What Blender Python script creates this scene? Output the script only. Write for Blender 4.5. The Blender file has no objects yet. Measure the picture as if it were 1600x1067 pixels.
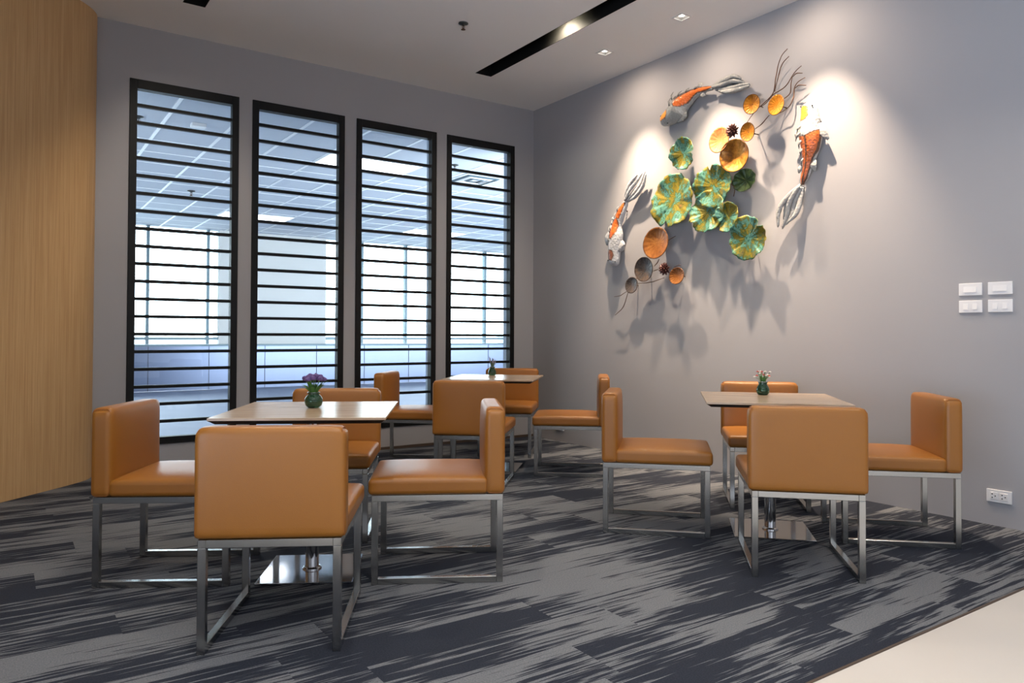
import bpy, bmesh, math, random
from mathutils import Vector, Matrix
PI = math.pi
sc = bpy.context.scene
C = sc.collection

# ------------------------------------------------------------------ camera
# world: x = 0 is the art wall, y = 0 the window wall, z = 0 the carpet
yaw, pitch, roll = 0.6018, 0.01759, 0.00354
fw = Vector((math.sin(yaw)*math.cos(pitch), math.cos(yaw)*math.cos(pitch), math.sin(pitch)))
rt = Vector((math.cos(yaw), -math.sin(yaw), 0)); up = rt.cross(fw)
rt, up = math.cos(roll)*rt + math.sin(roll)*up, -math.sin(roll)*rt + math.cos(roll)*up
cam = bpy.data.cameras.new('camera'); co = bpy.data.objects.new('camera', cam); C.objects.link(co)
co.matrix_world = Matrix(((rt.x, up.x, -fw.x, -4.7833), (rt.y, up.y, -fw.y, -6.5575), (rt.z, up.z, -fw.z, 1.1), (0, 0, 0, 1)))
cam.sensor_width = 36; cam.lens = 1157.39*36/1600; cam.shift_y = -0.0189; cam.clip_start = .05; cam.clip_end = 3000
sc.camera = co

# ------------------------------------------------------------------ world, lights, exposure
w = bpy.data.worlds.new('sky'); sc.world = w; w.use_nodes = True
bg = w.node_tree.nodes['Background']; bg.inputs[0].default_value = (.90, .95, 1, 1); bg.inputs[1].default_value = 10
sc.view_settings.view_transform = 'Standard'; sc.view_settings.look = 'None'
sc.view_settings.exposure = 0; sc.view_settings.gamma = 1; sc.view_settings.use_curve_mapping = False

def area(name, loc, rot, sx, sy, power, col, portal=False, spread=180):
    l = bpy.data.lights.new(name, 'AREA'); l.shape = 'RECTANGLE'; l.size = sx; l.size_y = sy; l.energy = power; l.color = col
    l.spread = math.radians(spread)
    if portal: l.cycles.is_portal = True
    o = bpy.data.objects.new(name, l); C.objects.link(o); o.location = loc; o.rotation_euler = rot
    return o
def spot(name, loc, target, power, col, angle, blend, size=.02):
    l = bpy.data.lights.new(name, 'SPOT'); l.energy = power; l.color = col; l.spot_size = math.radians(angle); l.spot_blend = blend
    l.shadow_soft_size = size
    o = bpy.data.objects.new(name, l); C.objects.link(o); o.location = loc
    o.rotation_euler = (Vector(target)-Vector(loc)).to_track_quat('-Z', 'Y').to_euler()
    return o
area('sky_portal', (1.0, 9.35, 2.0), (-PI/2, 0, 0), 20, 2.6, 1, (1, 1, 1), True)
# unseen area lights added as fill: bluish daylight from side and front, warm overhead
area('side_daylight_fill', (-7.35, -6.9, 1.25), (PI/2+math.radians(36), 0, -PI/2), 4.2, 2.2, 250, (.66, .80, 1), spread=115)
area('front_daylight_fill', (-4.5, -9.3, 1.3), (PI/2+math.radians(20), 0, 0), 6, 2.2, 40, (.84, .91, 1))
area('room_fill', (-5.2, -7.0, 3.5), (0, 0, 0), 3.0, 2.5, 75, (1, .94, .87), spread=125)
for y in (-1.72, -2.60, -3.48):      # recessed downlights beside the art wall
    spot('art_spot_beam', (-.48, y, 3.53), (0, y-.05, 1.45), 420, (1, .77, .56), 60, 1, .025)
    spot('art_spot_field', (-.48, y, 3.53), (-.1, y, 2.4), 30, (1, .79, .60), 160, 1, .025)
for x, y in ((-1.06, -1.80), (-1.06, -3.9), (-1.06, -5.8), (-3.635, -1.5), (-3.635, -3.5), (-3.635, -5.5)):   # lamps hidden up in the two ceiling slots
    spot('slot_lamp', (x, y, 3.70), (x, y, 0), 95, (1, .86, .68), 150, .8, .03)
spot('slot_lamp_glow', (-1.115, -1.80, 3.66), (-.976, -1.80, 3.62), 22, (1, .9, .62), 140, .7, .02)

# ------------------------------------------------------------------ materials
def lin(c):
    return tuple(((v/255)/12.92 if v/255 <= .04045 else ((v/255+.055)/1.055)**2.4) for v in c) + (1,)
class NT:
    def __init__(s, name):
        s.m = bpy.data.materials.new(name); s.m.use_nodes = True; s.t = s.m.node_tree
        s.b = s.t.nodes['Principled BSDF']; s.out = s.t.nodes['Material Output']
    def n(s, typ, **kw):
        k = s.t.nodes.new(typ)
        for a, v in kw.items():
            if a == 'ins':
                for i, x in v.items():
                    if isinstance(x, bpy.types.NodeSocket): s.t.links.new(x, k.inputs[i])
                    else: k.inputs[i].default_value = x
            else: setattr(k, a, v)
        return k
    def link(s, a, b): s.t.links.new(a, b)
    def math(s, op, a, b=0.0, c=None):
        k = s.n('ShaderNodeMath', operation=op)
        for i, x in enumerate((a, b) if c is None else (a, b, c)):
            if isinstance(x, bpy.types.NodeSocket): s.link(x, k.inputs[i])
            else: k.inputs[i].default_value = x
        return k.outputs[0]
    def mix(s, f, a, b):
        k = s.n('ShaderNodeMix', data_type='RGBA')
        for i, x in ((0, f), (6, a), (7, b)):
            if isinstance(x, bpy.types.NodeSocket): s.link(x, k.inputs[i])
            else: k.inputs[i].default_value = x
        return k.outputs[2]
    def coords(s, scale=(1, 1, 1), kind='Object', loc=(0, 0, 0)):
        tc = s.n('ShaderNodeTexCoord'); mp = s.n('ShaderNodeMapping')
        mp.inputs['Scale'].default_value = scale; mp.inputs['Location'].default_value = loc
        s.link(tc.outputs[kind], mp.inputs[0]); return mp.outputs[0]
    def noise(s, vec, scale=1, detail=2, rough=.5):
        k = s.n('ShaderNodeTexNoise', ins={'Scale': scale, 'Detail': detail, 'Roughness': rough}); s.link(vec, k.inputs['Vector']); return k.outputs[0]
    def bump(s, h, strength, dist=.002):
        k = s.n('ShaderNodeBump', ins={'Strength': strength, 'Distance': dist}); s.link(h, k.inputs['Height']); s.link(k.outputs[0], s.b.inputs['Normal'])
    def ramp(s, f, stops):
        k = s.n('ShaderNodeValToRGB'); s.link(f, k.inputs[0]); e = k.color_ramp.elements
        while len(e) < len(stops): e.new(.5)
        for i, (p, c) in enumerate(stops): e[i].position = p; e[i].color = c
        return k.outputs[0]
    def set(s, col=None, rough=None, metal=None, spec=None, coat=None):
        for nm, v in (('Base Color', col), ('Roughness', rough), ('Metallic', metal), ('Specular IOR Level', spec), ('Coat Weight', coat)):
            if v is None: continue
            if isinstance(v, bpy.types.NodeSocket): s.link(v, s.b.inputs[nm])
            else: s.b.inputs[nm].default_value = v
        return s
def simple(name, c, rough=.6, metal=0, spec=.5, var=.04, scale=6):
    t = NT(name); n = t.noise(t.coords(), scale, 3)
    a = lin(c); t.set(t.mix(n, tuple(x*(1-var) for x in a[:3])+(1,), tuple(min(1, x*(1+var)) for x in a[:3])+(1,)), rough, metal, spec)
    return t.m

def m_wall(name, c):
    t = NT(name); v = t.coords()
    n = t.noise(v, 1.3, 3); a = lin(c)
    t.set(t.mix(n, tuple(x*.97 for x in a[:3])+(1,), tuple(x*1.03 for x in a[:3])+(1,)), .75, 0, .3)
    t.bump(t.noise(v, 90, 4), .12, .002); return t.m
def m_leather():
    t = NT('tan_leather'); v = t.coords()
    n = t.noise(v, 5, 2); g = t.n('ShaderNodeTexVoronoi', ins={'Scale': 420.0}); t.link(v, g.inputs[0])
    t.set(t.mix(n, lin((149, 94, 32)), lin((156, 100, 37))), t.math('MULTIPLY_ADD', n, .1, .34), 0, .5)
    t.bump(g.outputs[0], .22, .0008); return t.m
def m_steel(name='brushed_steel', r=.21, c=(176, 176, 174)):
    t = NT(name); v = t.coords((1, 1, .12)); n = t.noise(v, 30, 2)
    t.set(lin(c), r, 1); return t.m
def m_carpet():
    t = NT('carpet_planks'); tc = t.n('ShaderNodeTexCoord'); sp = t.n('ShaderNodeSeparateXYZ'); t.link(tc.outputs['Object'], sp.inputs[0])
    x, y = sp.outputs[0], sp.outputs[1]
    row = t.math('FLOOR', t.math('DIVIDE', y, .25))
    wn = t.n('ShaderNodeTexWhiteNoise', noise_dimensions='1D'); t.link(row, wn.inputs['W'])
    rx = t.math('ADD', t.math('DIVIDE', x, 1.0), wn.outputs[0]); col = t.math('FLOOR', rx)
    cx = t.n('ShaderNodeCombineXYZ'); t.link(row, cx.inputs[0]); t.link(col, cx.inputs[1])
    wt = t.n('ShaderNodeTexWhiteNoise', noise_dimensions='2D'); t.link(cx.outputs[0], wt.inputs['Vector'])
    tile = wt.outputs[0]
    off = t.math('MULTIPLY', tile, 2.0)
    def vec(sx, sy, o=0.0):
        k = t.n('ShaderNodeCombineXYZ'); t.link(t.math('MULTIPLY', x, sx), k.inputs[0]); t.link(t.math('MULTIPLY', y, sy), k.inputs[1])
        t.link(t.math('ADD', off, o), k.inputs[2]); return k.outputs[0]
    A = t.noise(vec(2.1, 58), 1, 3, .62); A2 = t.noise(vec(5, 170, 3), 1, 1)            # fine streaks along the plank
    B = t.noise(vec(1.3, 5.0, 9), 1, 1)            # broad light and dark areas
    f = t.math('ADD', t.math('MULTIPLY', A, 1.05), t.math('MULTIPLY', B, 1.0)); f = t.math('SUBTRACT', f, .125); f = t.math('MULTIPLY_ADD', A2, .30, f); f = t.math('SUBTRACT', f, .15)
    f = t.math('ADD', f, t.math('MULTIPLY', tile, .20))
    mask = t.n('ShaderNodeMapRange', interpolation_type='SMOOTHSTEP', ins={'From Min': .975, 'From Max': 1.05}); t.link(f, mask.inputs[0])
    sp1 = t.noise(tc.outputs['Object'], 170, 3, .85)
    dark = t.mix(sp1, lin((3, 5, 12)), lin((64, 69, 82))); light = t.mix(sp1, lin((36, 40, 46)), lin((152, 155, 160)))
    t.set(t.mix(mask.outputs[0], dark, light), .95, 0, .15); t.bump(sp1, .8, .004); return t.m
def m_wood():
    t = NT('oak_veneer'); v = t.coords((26, 26, .5)); n = t.noise(v, 3, 4, .65); n2 = t.noise(t.coords((120, 120, 2.2)), 2, 2)
    c = t.ramp(n, [(.3, lin((190, 150, 104))), (.5, lin((206, 168, 120))), (.72, lin((218, 182, 136)))])
    t.set(t.mix(t.math('MULTIPLY', n2, .35), c, lin((176, 132, 82))), .5, 0, .35); t.bump(n2, .1, .001); return t.m
def m_tabletop():
    t = NT('bleached_oak_top'); v = t.coords((1.2, 22, 10)); n = t.noise(v, 2.4, 4, .6); n2 = t.noise(t.coords((3, 160, 10)), 2, 2)
    c = t.ramp(n, [(.3, lin((160, 134, 108))), (.5, lin((190, 166, 140))), (.7, lin((206, 186, 162)))])
    t.set(t.mix(t.math('MULTIPLY', n2, .3), c, lin((146, 118, 92))), .24, 0, .9); return t.m
def m_glass(name='window_glass', tint=(.93, .97, .98)):
    t = NT(name); tr = t.n('ShaderNodeBsdfTransparent'); tr.inputs[0].default_value = tint+(1,)
    gl = t.n('ShaderNodeBsdfGlossy'); gl.inputs['Roughness'].default_value = .02
    fr = t.n('ShaderNodeFresnel', ins={'IOR': 1.35}); mx = t.n('ShaderNodeMixShader')
    t.link(fr.outputs[0], mx.inputs[0]); t.link(tr.outputs[0], mx.inputs[1]); t.link(gl.outputs[0], mx.inputs[2]); t.link(mx.outputs[0], t.out.inputs[0]); return t.m
def m_emit(name, c, s):
    t = NT(name); t.b.inputs['Base Color'].default_value = lin(c); t.b.inputs['Emission Color'].default_value = lin(c); t.b.inputs['Emission Strength'].default_value = s; return t.m
def m_vcol():
    t = NT('painted_ceramic'); a = t.n('ShaderNodeVertexColor', layer_name='Col'); v = t.coords()
    g = t.n('ShaderNodeTexVoronoi', ins={'Scale': 60.0}); t.link(v, g.inputs[0])
    t.set(a.outputs[0], .38, 0, .5); t.bump(g.outputs[0], .6, .005); return t.m
def m_patina(name, stops, scale=9, metal=.35, rough=.35):
    t = NT(name); v = t.coords(); n = t.noise(v, scale, 5, .7); n2 = t.noise(v, scale*6, 3, .7)
    f = t.math('ADD', t.math('MULTIPLY', n, .8), t.math('MULTIPLY', n2, .2))
    t.set(t.ramp(f, stops), rough, metal, .5); t.bump(n2, .6, .004); return t.m

M = dict(
    wall=m_wall('grey_wall_paint', (158, 157, 160)), ceil=m_wall('white_ceiling_paint', (232, 230, 228)), outwall=m_wall('pale_wall_paint', (206, 212, 220)),
    leather=m_leather(), seam=simple('leather_piping', (150, 90, 38), .45), steel=m_steel(), chrome=m_steel('polished_steel', .09, (200, 200, 202)),
    carpet=m_carpet(), wood=m_wood(), top=m_tabletop(), underside=simple('dark_table_underside', (26, 23, 22), .5),
    black=simple('black_powder_coat', (8, 9, 11), .5, 0, .3), slot=simple('slot_paint', (16, 15, 14), .8, 0, .2), glass=m_glass(),
    white=simple('white_plastic', (226, 225, 226), .35), dark=simple('dark_hole', (25, 25, 28), .6), tile=simple('pale_floor_tile', (205, 200, 194), .3, var=.02),
    trimw=simple('white_metal_trim', (215, 213, 210), .4), brown=simple('brown_skirting', (74, 60, 50), .6),
    koi=m_vcol(), stem=simple('bronze_wire', (92, 66, 50), .45, .6),
    tee=simple('white_grid_tee', (252, 253, 254), .4), soffit=simple('mineral_tile', (205, 211, 219), .9, var=.05, scale=30),
    hallfloor=simple('polished_hall_floor', (120, 130, 152), .6, var=.12, scale=2), spandrel=m_steel('stainless_spandrel', .3, (112, 122, 146)),
    mull=simple('grey_mullion', (96, 116, 126), .4, .3), pillar=m_wall('pillar_paint', (205, 206, 204)),
    lamp=m_emit('lamp_glow', (255, 250, 240), 5), reflector=simple('grey_reflector', (130, 126, 122), .5), rose=simple('dark_nickel', (70, 74, 74), .35, .7), panel=m_emit('light_panel', (255, 252, 255), 7),
    apron=simple('concrete_apron', (190, 195, 200), .9), bldg=simple('pale_cladding', (150, 165, 180), .7),
)
M['gold'] = m_patina('gold_bronze', [(.3, lin((120, 62, 18))), (.5, lin((196, 122, 28))), (.7, lin((226, 160, 44)))])
M['copper'] = m_patina('coppery_bronze', [(.3, lin((186, 100, 52))), (.5, lin((218, 138, 84))), (.7, lin((222, 176, 120)))], 7)
M['darkgold'] = m_patina('dark_gold_bronze', [(.35, lin((54, 44, 38))), (.5, lin((150, 96, 30))), (.65, lin((220, 156, 66)))], 5)
M['green'] = m_patina('verdigris', [(.28, lin((20, 42, 34))), (.38, lin((40, 88, 70))), (.45, lin((96, 150, 136))), (.50, lin((70, 96, 50))), (.56, lin((140, 122, 34))), (.64, lin((92, 92, 40))), (.74, lin((158, 92, 52)))], 10, .15, .4)
M['deepgreen'] = m_patina('dark_verdigris', [(.35, lin((34, 46, 30))), (.5, lin((62, 84, 46))), (.66, lin((140, 160, 100)))], 8, .2)
M['brownleaf'] = m_patina('brown_bronze', [(.3, lin((78, 50, 30))), (.5, lin((140, 86, 40))), (.7, lin((172, 116, 60)))], 7)
M['greyleaf'] = m_patina('grey_bronze', [(.3, lin((50, 48, 50))), (.5, lin((96, 88, 84))), (.7, lin((138, 104, 72)))], 8)
M['pod'] = simple('dark_red_bronze', (70, 34, 30), .4, .4)
M['vaseglass'] = simple('green_glazed_glass', (70, 120, 84), .04, 0, .8, .5, 60); M['vaseglass'].node_tree.nodes['Principled BSDF'].inputs['Transmission Weight'].default_value = .75
M['leafgreen'] = simple('leaf_green', (76, 122, 58), .5, var=.3, scale=40); M['stemgreen'] = simple('stem_green', (96, 138, 84), .5)
M['purple'] = simple('purple_petals', (92, 70, 122), .7, var=.3, scale=80); M['lilac'] = simple('lilac_petals', (146, 132, 158), .7, var=.2, scale=80)
M['red'] = simple('red_petals', (190, 52, 44), .6); M['cream'] = simple('cream_petals', (236, 228, 218), .6); M['greygreen'] = simple('grey_green_leaf', (96, 118, 98), .6)

# ------------------------------------------------------------------ mesh helpers
def box(bm, x0, x1, y0, y1, z0, z1):
    v = [bm.verts.new((x, y, z)) for x in (x0, x1) for y in (y0, y1) for z in (z0, z1)]
    for f in ((0, 1, 3, 2), (4, 6, 7, 5), (0, 4, 5, 1), (2, 3, 7, 6), (0, 2, 6, 4), (1, 5, 7, 3)): bm.faces.new([v[i] for i in f])
    return v
def bbox(bm, x0, x1, y0, y1, z0, z1, r=.002, seg=1):
    t = bmesh.new(); box(t, x0, x1, y0, y1, z0, z1)
    bmesh.ops.bevel(t, geom=t.edges[:], offset=r, segments=seg, affect='EDGES', profile=.5)
    merge(bm, t)
def merge(bm, t):
    me = bpy.data.meshes.new('tmp'); t.to_mesh(me); t.free(); bm.from_mesh(me); bpy.data.meshes.remove(me)
def rbox(bm, c, h, r, puff=0, n=10):
    """upholstered block: rounded edges, slightly crowned faces"""
    t = bmesh.new(); bmesh.ops.create_cube(t, size=2)
    bmesh.ops.subdivide_edges(t, edges=t.edges[:], cuts=n*2-1, use_grid_fill=True)
    inner = Vector((h[0]-r, h[1]-r, h[2]-r))
    for v in t.verts:
        u = v.co.copy(); p = []
        for k in range(3):
            a = u[k]; s = 1 if a >= 0 else -1; a = abs(a)
            q = min(1, a/.8); # most of the grid on the flat part, the rest round the edge
            p.append((s*inner[k]*q, s*max(0, (a-.8)/.2)))
        core = Vector((p[0][0], p[1][0], p[2][0])); d = Vector((p[0][1], p[1][1], p[2][1]))
        if d.length > 0:
            m = max(abs(d.x), abs(d.y), abs(d.z)); d = d.normalized()
            core += d*r
            # points not on the outermost shell do not exist: every cube vertex has one coordinate at 1
        for k in range(3):
            if abs(u[k]) > .999:
                i, j = [q for q in range(3) if q != k]
                core[k] += math.copysign(puff*max(0, 1-u[i]**2)*max(0, 1-u[j]**2), u[k])
        v.co = core + Vector(c)
    merge(bm, t)
def tube(bm, pts, rad, n=8, flat=1.0, caps=True, nrm=None):
    """swept tube; rad a number or list; flat squashes it along nrm"""
    pts = [Vector(p) for p in pts]; N = len(pts)
    rad = rad if isinstance(rad, (list, tuple)) else [rad]*N
    prev = None; rings = []
    for i, p in enumerate(pts):
        d = (pts[min(i+1, N-1)]-pts[max(i-1, 0)]).normalized()
        ref = Vector(nrm) if nrm else (prev if prev is not None else (Vector((0, 0, 1)) if abs(d.z) < .9 else Vector((1, 0, 0))))
        a = ref - d*ref.dot(d)
        if a.length < 1e-5: a = d.orthogonal()
        a.normalize(); b = d.cross(a); prev = a
        rings.append([bm.verts.new(p + (a*math.cos(t)*flat + b*math.sin(t))*rad[i]) for t in [2*PI*k/n for k in range(n)]])
    for r0, r1 in zip(rings, rings[1:]):
        for k in range(n): bm.faces.new((r0[k], r0[(k+1) % n], r1[(k+1) % n], r1[k]))
    if caps: bm.faces.new(rings[0][::-1]); bm.faces.new(rings[-1])
    return rings
def lathe(bm, prof, n=32, c=(0, 0, 0)):
    rings = []
    for r, z in prof:
        if r < 1e-5: rings.append([bm.verts.new((c[0], c[1], c[2]+z))])
        else: rings.append([bm.verts.new((c[0]+r*math.cos(2*PI*k/n), c[1]+r*math.sin(2*PI*k/n), c[2]+z)) for k in range(n)])
    for a, b in zip(rings, rings[1:]):
        for k in range(n):
            q = (k+1) % n
            if len(a) == 1 and len(b) == 1: continue
            if len(a) == 1: bm.faces.new((a[0], b[q], b[k]))
            elif len(b) == 1: bm.faces.new((a[k], a[q], b[0]))
            else: bm.faces.new((a[k], a[q], b[q], b[k]))
def smooth_path(pts, k=6):
    pts = [Vector(p) for p in pts]; out = []
    P = [pts[0]*2-pts[1]] + pts + [pts[-1]*2-pts[-2]]
    for i in range(1, len(P)-2):
        for s in range(k):
            t = s/k; a, b, c, d = P[i-1], P[i], P[i+1], P[i+2]
            out.append(.5*((2*b) + (c-a)*t + (2*a-5*b+4*c-d)*t*t + (3*b-a-3*c+d)*t**3))
    out.append(pts[-1]); return out
def obj(name, bm, mat, parent=None, smooth=False, loc=None, mods=None):
    bmesh.ops.recalc_face_normals(bm, faces=bm.faces[:])
    me = bpy.data.meshes.new(name); bm.to_mesh(me); bm.free(); me.materials.append(mat)
    if smooth: me.polygons.foreach_set('use_smooth', [True]*len(me.polygons))
    o = bpy.data.objects.new(name, me); C.objects.link(o)
    if parent: o.parent = parent
    if loc: o.location = loc
    return o
def autosmooth(o, ang=35):
    me = o.data; me.polygons.foreach_set('use_smooth', [True]*len(me.polygons))
    try: me.set_sharp_from_angle(angle=math.radians(ang))
    except Exception: pass
    return o
def tag(o, label=None, cat=None, group=None, kind=None):
    for k, v in (('label', label), ('category', cat), ('group', group), ('kind', kind)):
        if v: o[k] = v
    return o
def thing(name, label, cat, loc=(0, 0, 0), rz=0, group=None):
    o = bpy.data.objects.new(name, None); C.objects.link(o); o.location = loc; o.rotation_euler = (0, 0, rz)
    o.empty_display_size = .1
    return tag(o, label, cat, group)
def struct(name, bm, mat, label=None, cat=None, parent=None, smooth=False):
    o = obj(name, bm, mat, parent, smooth)
    if parent is None: tag(o, label, cat, kind='structure')
    return o
def copy_tree(o, parent=None):
    c = o.copy(); C.objects.link(c); c.parent = parent
    for ch in [q for q in list(C.objects) if q.parent == o]: copy_tree(ch, c)
    return c
B = bmesh.new
# ------------------------------------------------------------------ measured outlines of the artwork (u along the wall from the corner, z up)
KOI_TOP = dict(
 sec= [(1.967, 2.971, 2.024, 2.91), (1.996, 3.018, 2.097, 2.916), (2.056, 3.058, 2.16, 2.922), (2.102, 3.091, 2.248, 2.947), (2.133, 3.136, 2.274, 2.994), (2.204, 3.151, 2.312, 3.027), (2.291, 3.161, 2.368, 3.068), (2.385, 3.158, 2.434, 3.089), (2.467, 3.148, 2.5, 3.097), (2.536, 3.132, 2.552, 3.093)] ,
 tail= [[(2.557, 3.12), (2.636, 3.127), (2.705, 3.132), (2.781, 3.135), (2.848, 3.098)], [(2.564, 3.109), (2.659, 3.104), (2.744, 3.109), (2.819, 3.088), (2.87, 3.064)], [(2.572, 3.1), (2.659, 3.073), (2.751, 3.057), (2.841, 3.054), (2.918, 3.039)], [(2.58, 3.091), (2.659, 3.054), (2.751, 3.032), (2.848, 3.021), (2.935, 3.02)]] ,
 patch= [(0, [(1.987, 2.983), (2.024, 3.042), (2.061, 3.057), (2.093, 3.032), (2.106, 2.995), (2.084, 2.967), (2.033, 2.962), (1.996, 2.96)]), (1, [(2.182, 3.07), (2.23, 3.111), (2.317, 3.134), (2.418, 3.146), (2.54, 3.13), (2.552, 3.115), (2.492, 3.106), (2.41, 3.106), (2.368, 3.088), (2.308, 3.044), (2.248, 3.027), (2.2, 3.036)]), (2, [(2.16, 3.129), (2.222, 3.156), (2.317, 3.16), (2.41, 3.158), (2.418, 3.146), (2.317, 3.134), (2.23, 3.111), (2.178, 3.071)])] ,
 fin= [[(2.16, 3.082), (2.115, 3.128), (2.147, 3.153), (2.187, 3.122)], [(2.16, 2.935), (2.222, 2.927), (2.274, 2.941), (2.269, 2.982)], [(2.418, 3.087), (2.451, 3.066), (2.476, 3.066), (2.467, 3.084)], [(2.401, 3.15), (2.41, 3.18), (2.443, 3.187), (2.435, 3.147)]] )
KOI_RIGHT = dict(
 sec= [(3.394, 2.772, 3.449, 2.767), (3.366, 2.744, 3.481, 2.725), (3.36, 2.676, 3.5, 2.651), (3.351, 2.608, 3.508, 2.581), (3.343, 2.55, 3.518, 2.54), (3.354, 2.487, 3.518, 2.496), (3.365, 2.425, 3.502, 2.427), (3.37, 2.354, 3.469, 2.355), (3.365, 2.296, 3.436, 2.283), (3.35, 2.239, 3.409, 2.229), (3.35, 2.189, 3.375, 2.185)] ,
 tail= [[(3.356, 2.188), (3.291, 2.138), (3.215, 2.069), (3.183, 2.002), (3.176, 1.901)], [(3.358, 2.177), (3.302, 2.116), (3.262, 2.052), (3.244, 1.984), (3.197, 1.888)], [(3.364, 2.172), (3.319, 2.104), (3.29, 2.038), (3.284, 1.988), (3.232, 1.914)], [(3.367, 2.171), (3.353, 2.099), (3.341, 2.031), (3.318, 1.974), (3.267, 1.93)]] ,
 patch= [(0, [(3.392, 2.747), (3.438, 2.726), (3.446, 2.665), (3.427, 2.638), (3.385, 2.638), (3.36, 2.676), (3.372, 2.723)]), (1, [(3.363, 2.53), (3.424, 2.517), (3.426, 2.442), (3.417, 2.365), (3.392, 2.271), (3.364, 2.186), (3.35, 2.199), (3.368, 2.315), (3.371, 2.414)]), (1, [(3.435, 2.519), (3.513, 2.551), (3.518, 2.496), (3.496, 2.418), (3.458, 2.357), (3.403, 2.229), (3.37, 2.186), (3.414, 2.326), (3.432, 2.421)])] ,
 fin= [[(3.355, 2.612), (3.315, 2.566), (3.315, 2.536), (3.346, 2.549)], [(3.511, 2.6), (3.539, 2.555), (3.571, 2.47), (3.534, 2.507)], [(3.365, 2.336), (3.342, 2.31), (3.336, 2.276), (3.365, 2.296)], [(3.458, 2.357), (3.48, 2.324), (3.463, 2.268), (3.442, 2.301)]] )
KOI_LEFT = dict(
 sec= [(1.338, 1.758, 1.421, 1.748), (1.317, 1.809, 1.441, 1.785), (1.31, 1.909, 1.455, 1.868), (1.321, 1.994, 1.475, 1.95), (1.337, 2.077, 1.487, 2.032), (1.364, 2.144, 1.475, 2.117), (1.399, 2.211, 1.501, 2.183), (1.44, 2.275, 1.531, 2.242), (1.491, 2.324, 1.555, 2.301), (1.521, 2.347, 1.561, 2.33)] ,
 tail= [[(1.537, 2.345), (1.571, 2.423), (1.63, 2.496), (1.711, 2.553)], [(1.545, 2.341), (1.61, 2.43), (1.678, 2.494), (1.749, 2.564)], [(1.551, 2.336), (1.639, 2.398), (1.717, 2.461), (1.792, 2.573)], [(1.557, 2.331), (1.678, 2.372), (1.773, 2.445), (1.82, 2.541)]] ,
 patch= [(3, [(1.338, 1.879), (1.358, 1.905), (1.406, 1.893), (1.414, 1.844), (1.39, 1.804), (1.344, 1.814)]), (1, [(1.352, 2.019), (1.369, 2.116), (1.41, 2.181), (1.451, 2.19), (1.463, 2.146), (1.451, 2.064), (1.4, 1.999)]), (1, [(1.42, 2.215), (1.461, 2.272), (1.521, 2.327), (1.541, 2.317), (1.511, 2.252), (1.471, 2.18)]), (2, [(1.344, 2.09), (1.368, 2.158), (1.41, 2.216), (1.45, 2.281), (1.461, 2.272), (1.42, 2.215), (1.379, 2.129), (1.354, 2.075)])] ,
 fin= [[(1.327, 2.085), (1.285, 2.054), (1.281, 1.955), (1.323, 1.979)], [(1.475, 1.978), (1.516, 1.96), (1.512, 1.891), (1.461, 1.874)], [(1.352, 2.132), (1.323, 2.128), (1.327, 2.085), (1.348, 2.09)], [(1.389, 2.212), (1.364, 2.208), (1.373, 2.172), (1.389, 2.177)]] )
LEAVES = [
('b', 2.983, 2.855, 0.0755, 0.073) ,
('b', 3.197, 2.795, 0.068, 0.0755) ,
('b', 2.943, 2.653, 0.065, 0.071) ,
('c', 2.67, 2.651, 0.0985, 0.102) ,
('d', 2.815, 2.498, 0.1375, 0.125) ,
('g', 2.251, 2.631, 0.1245, 0.124) ,
('g', 2.138, 2.252, 0.22, 0.2135) ,
('g', 2.575, 2.305, 0.180, 0.160) ,
('g', 2.520, 2.105, 0.165, 0.160) ,
('g', 2.717, 2.037, 0.1095, 0.1115) ,
('e', 2.858, 2.308, 0.108, 0.09) ,
('g', 2.914, 1.85, 0.1565, 0.1595) ,
('f', 1.965, 1.905, 0.1495, 0.137) ,
('h', 1.794, 1.69, 0.112, 0.1085) ,
('h', 1.631, 1.558, 0.079, 0.073) ,
('f', 2.195, 1.606, 0.083, 0.0705) ,
]
UP= [[(3.251, 3.207), (3.202, 3.165), (3.165, 3.105), (3.152, 3.03), (3.144, 2.96), (3.118, 2.91), (3.051, 2.862), (2.981, 2.821), (2.92, 2.784), (2.888, 2.747)], [(3.263, 3.147), (3.21, 3.106), (3.173, 3.045), (3.156, 2.978), (3.144, 2.917)], [(3.365, 3.047), (3.306, 3.007), (3.242, 2.947), (3.185, 2.917), (3.131, 2.899), (3.068, 2.861), (3.016, 2.838)], [(3.29, 2.99), (3.282, 2.936), (3.27, 2.883), (3.242, 2.855), (3.209, 2.839)], [(3.373, 2.991), (3.326, 3.001), (3.29, 2.99)], [(3.394, 2.954), (3.334, 2.932), (3.302, 2.896), (3.298, 2.833), (3.278, 2.789), (3.233, 2.765), (3.18, 2.75)], [(3.401, 2.895), (3.345, 2.91), (3.31, 2.9)], [(3.093, 2.757), (3.033, 2.706), (2.959, 2.683)]]
LO= [[(1.551, 1.504), (1.471, 1.47), (1.379, 1.464)], [(1.571, 1.494), (1.512, 1.365), (1.39, 1.291)], [(1.688, 1.57), (1.866, 1.573), (2.019, 1.603)], [(1.902, 1.71), (1.939, 1.733), (1.957, 1.771)], [(2.063, 1.918), (2.158, 1.949)], [(2.132, 1.686), (2.213, 1.699)], [(1.893, 1.668), (1.957, 1.679)], [(1.668, 1.605), (1.745, 1.647)]]
GR= [[(2.737, 2.297), (2.777, 2.258), (2.757, 2.196)], [(2.777, 2.008), (2.829, 1.959), (2.868, 1.922)], [(2.696, 2.15), (2.763, 2.075), (2.79, 2.007)]]
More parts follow.
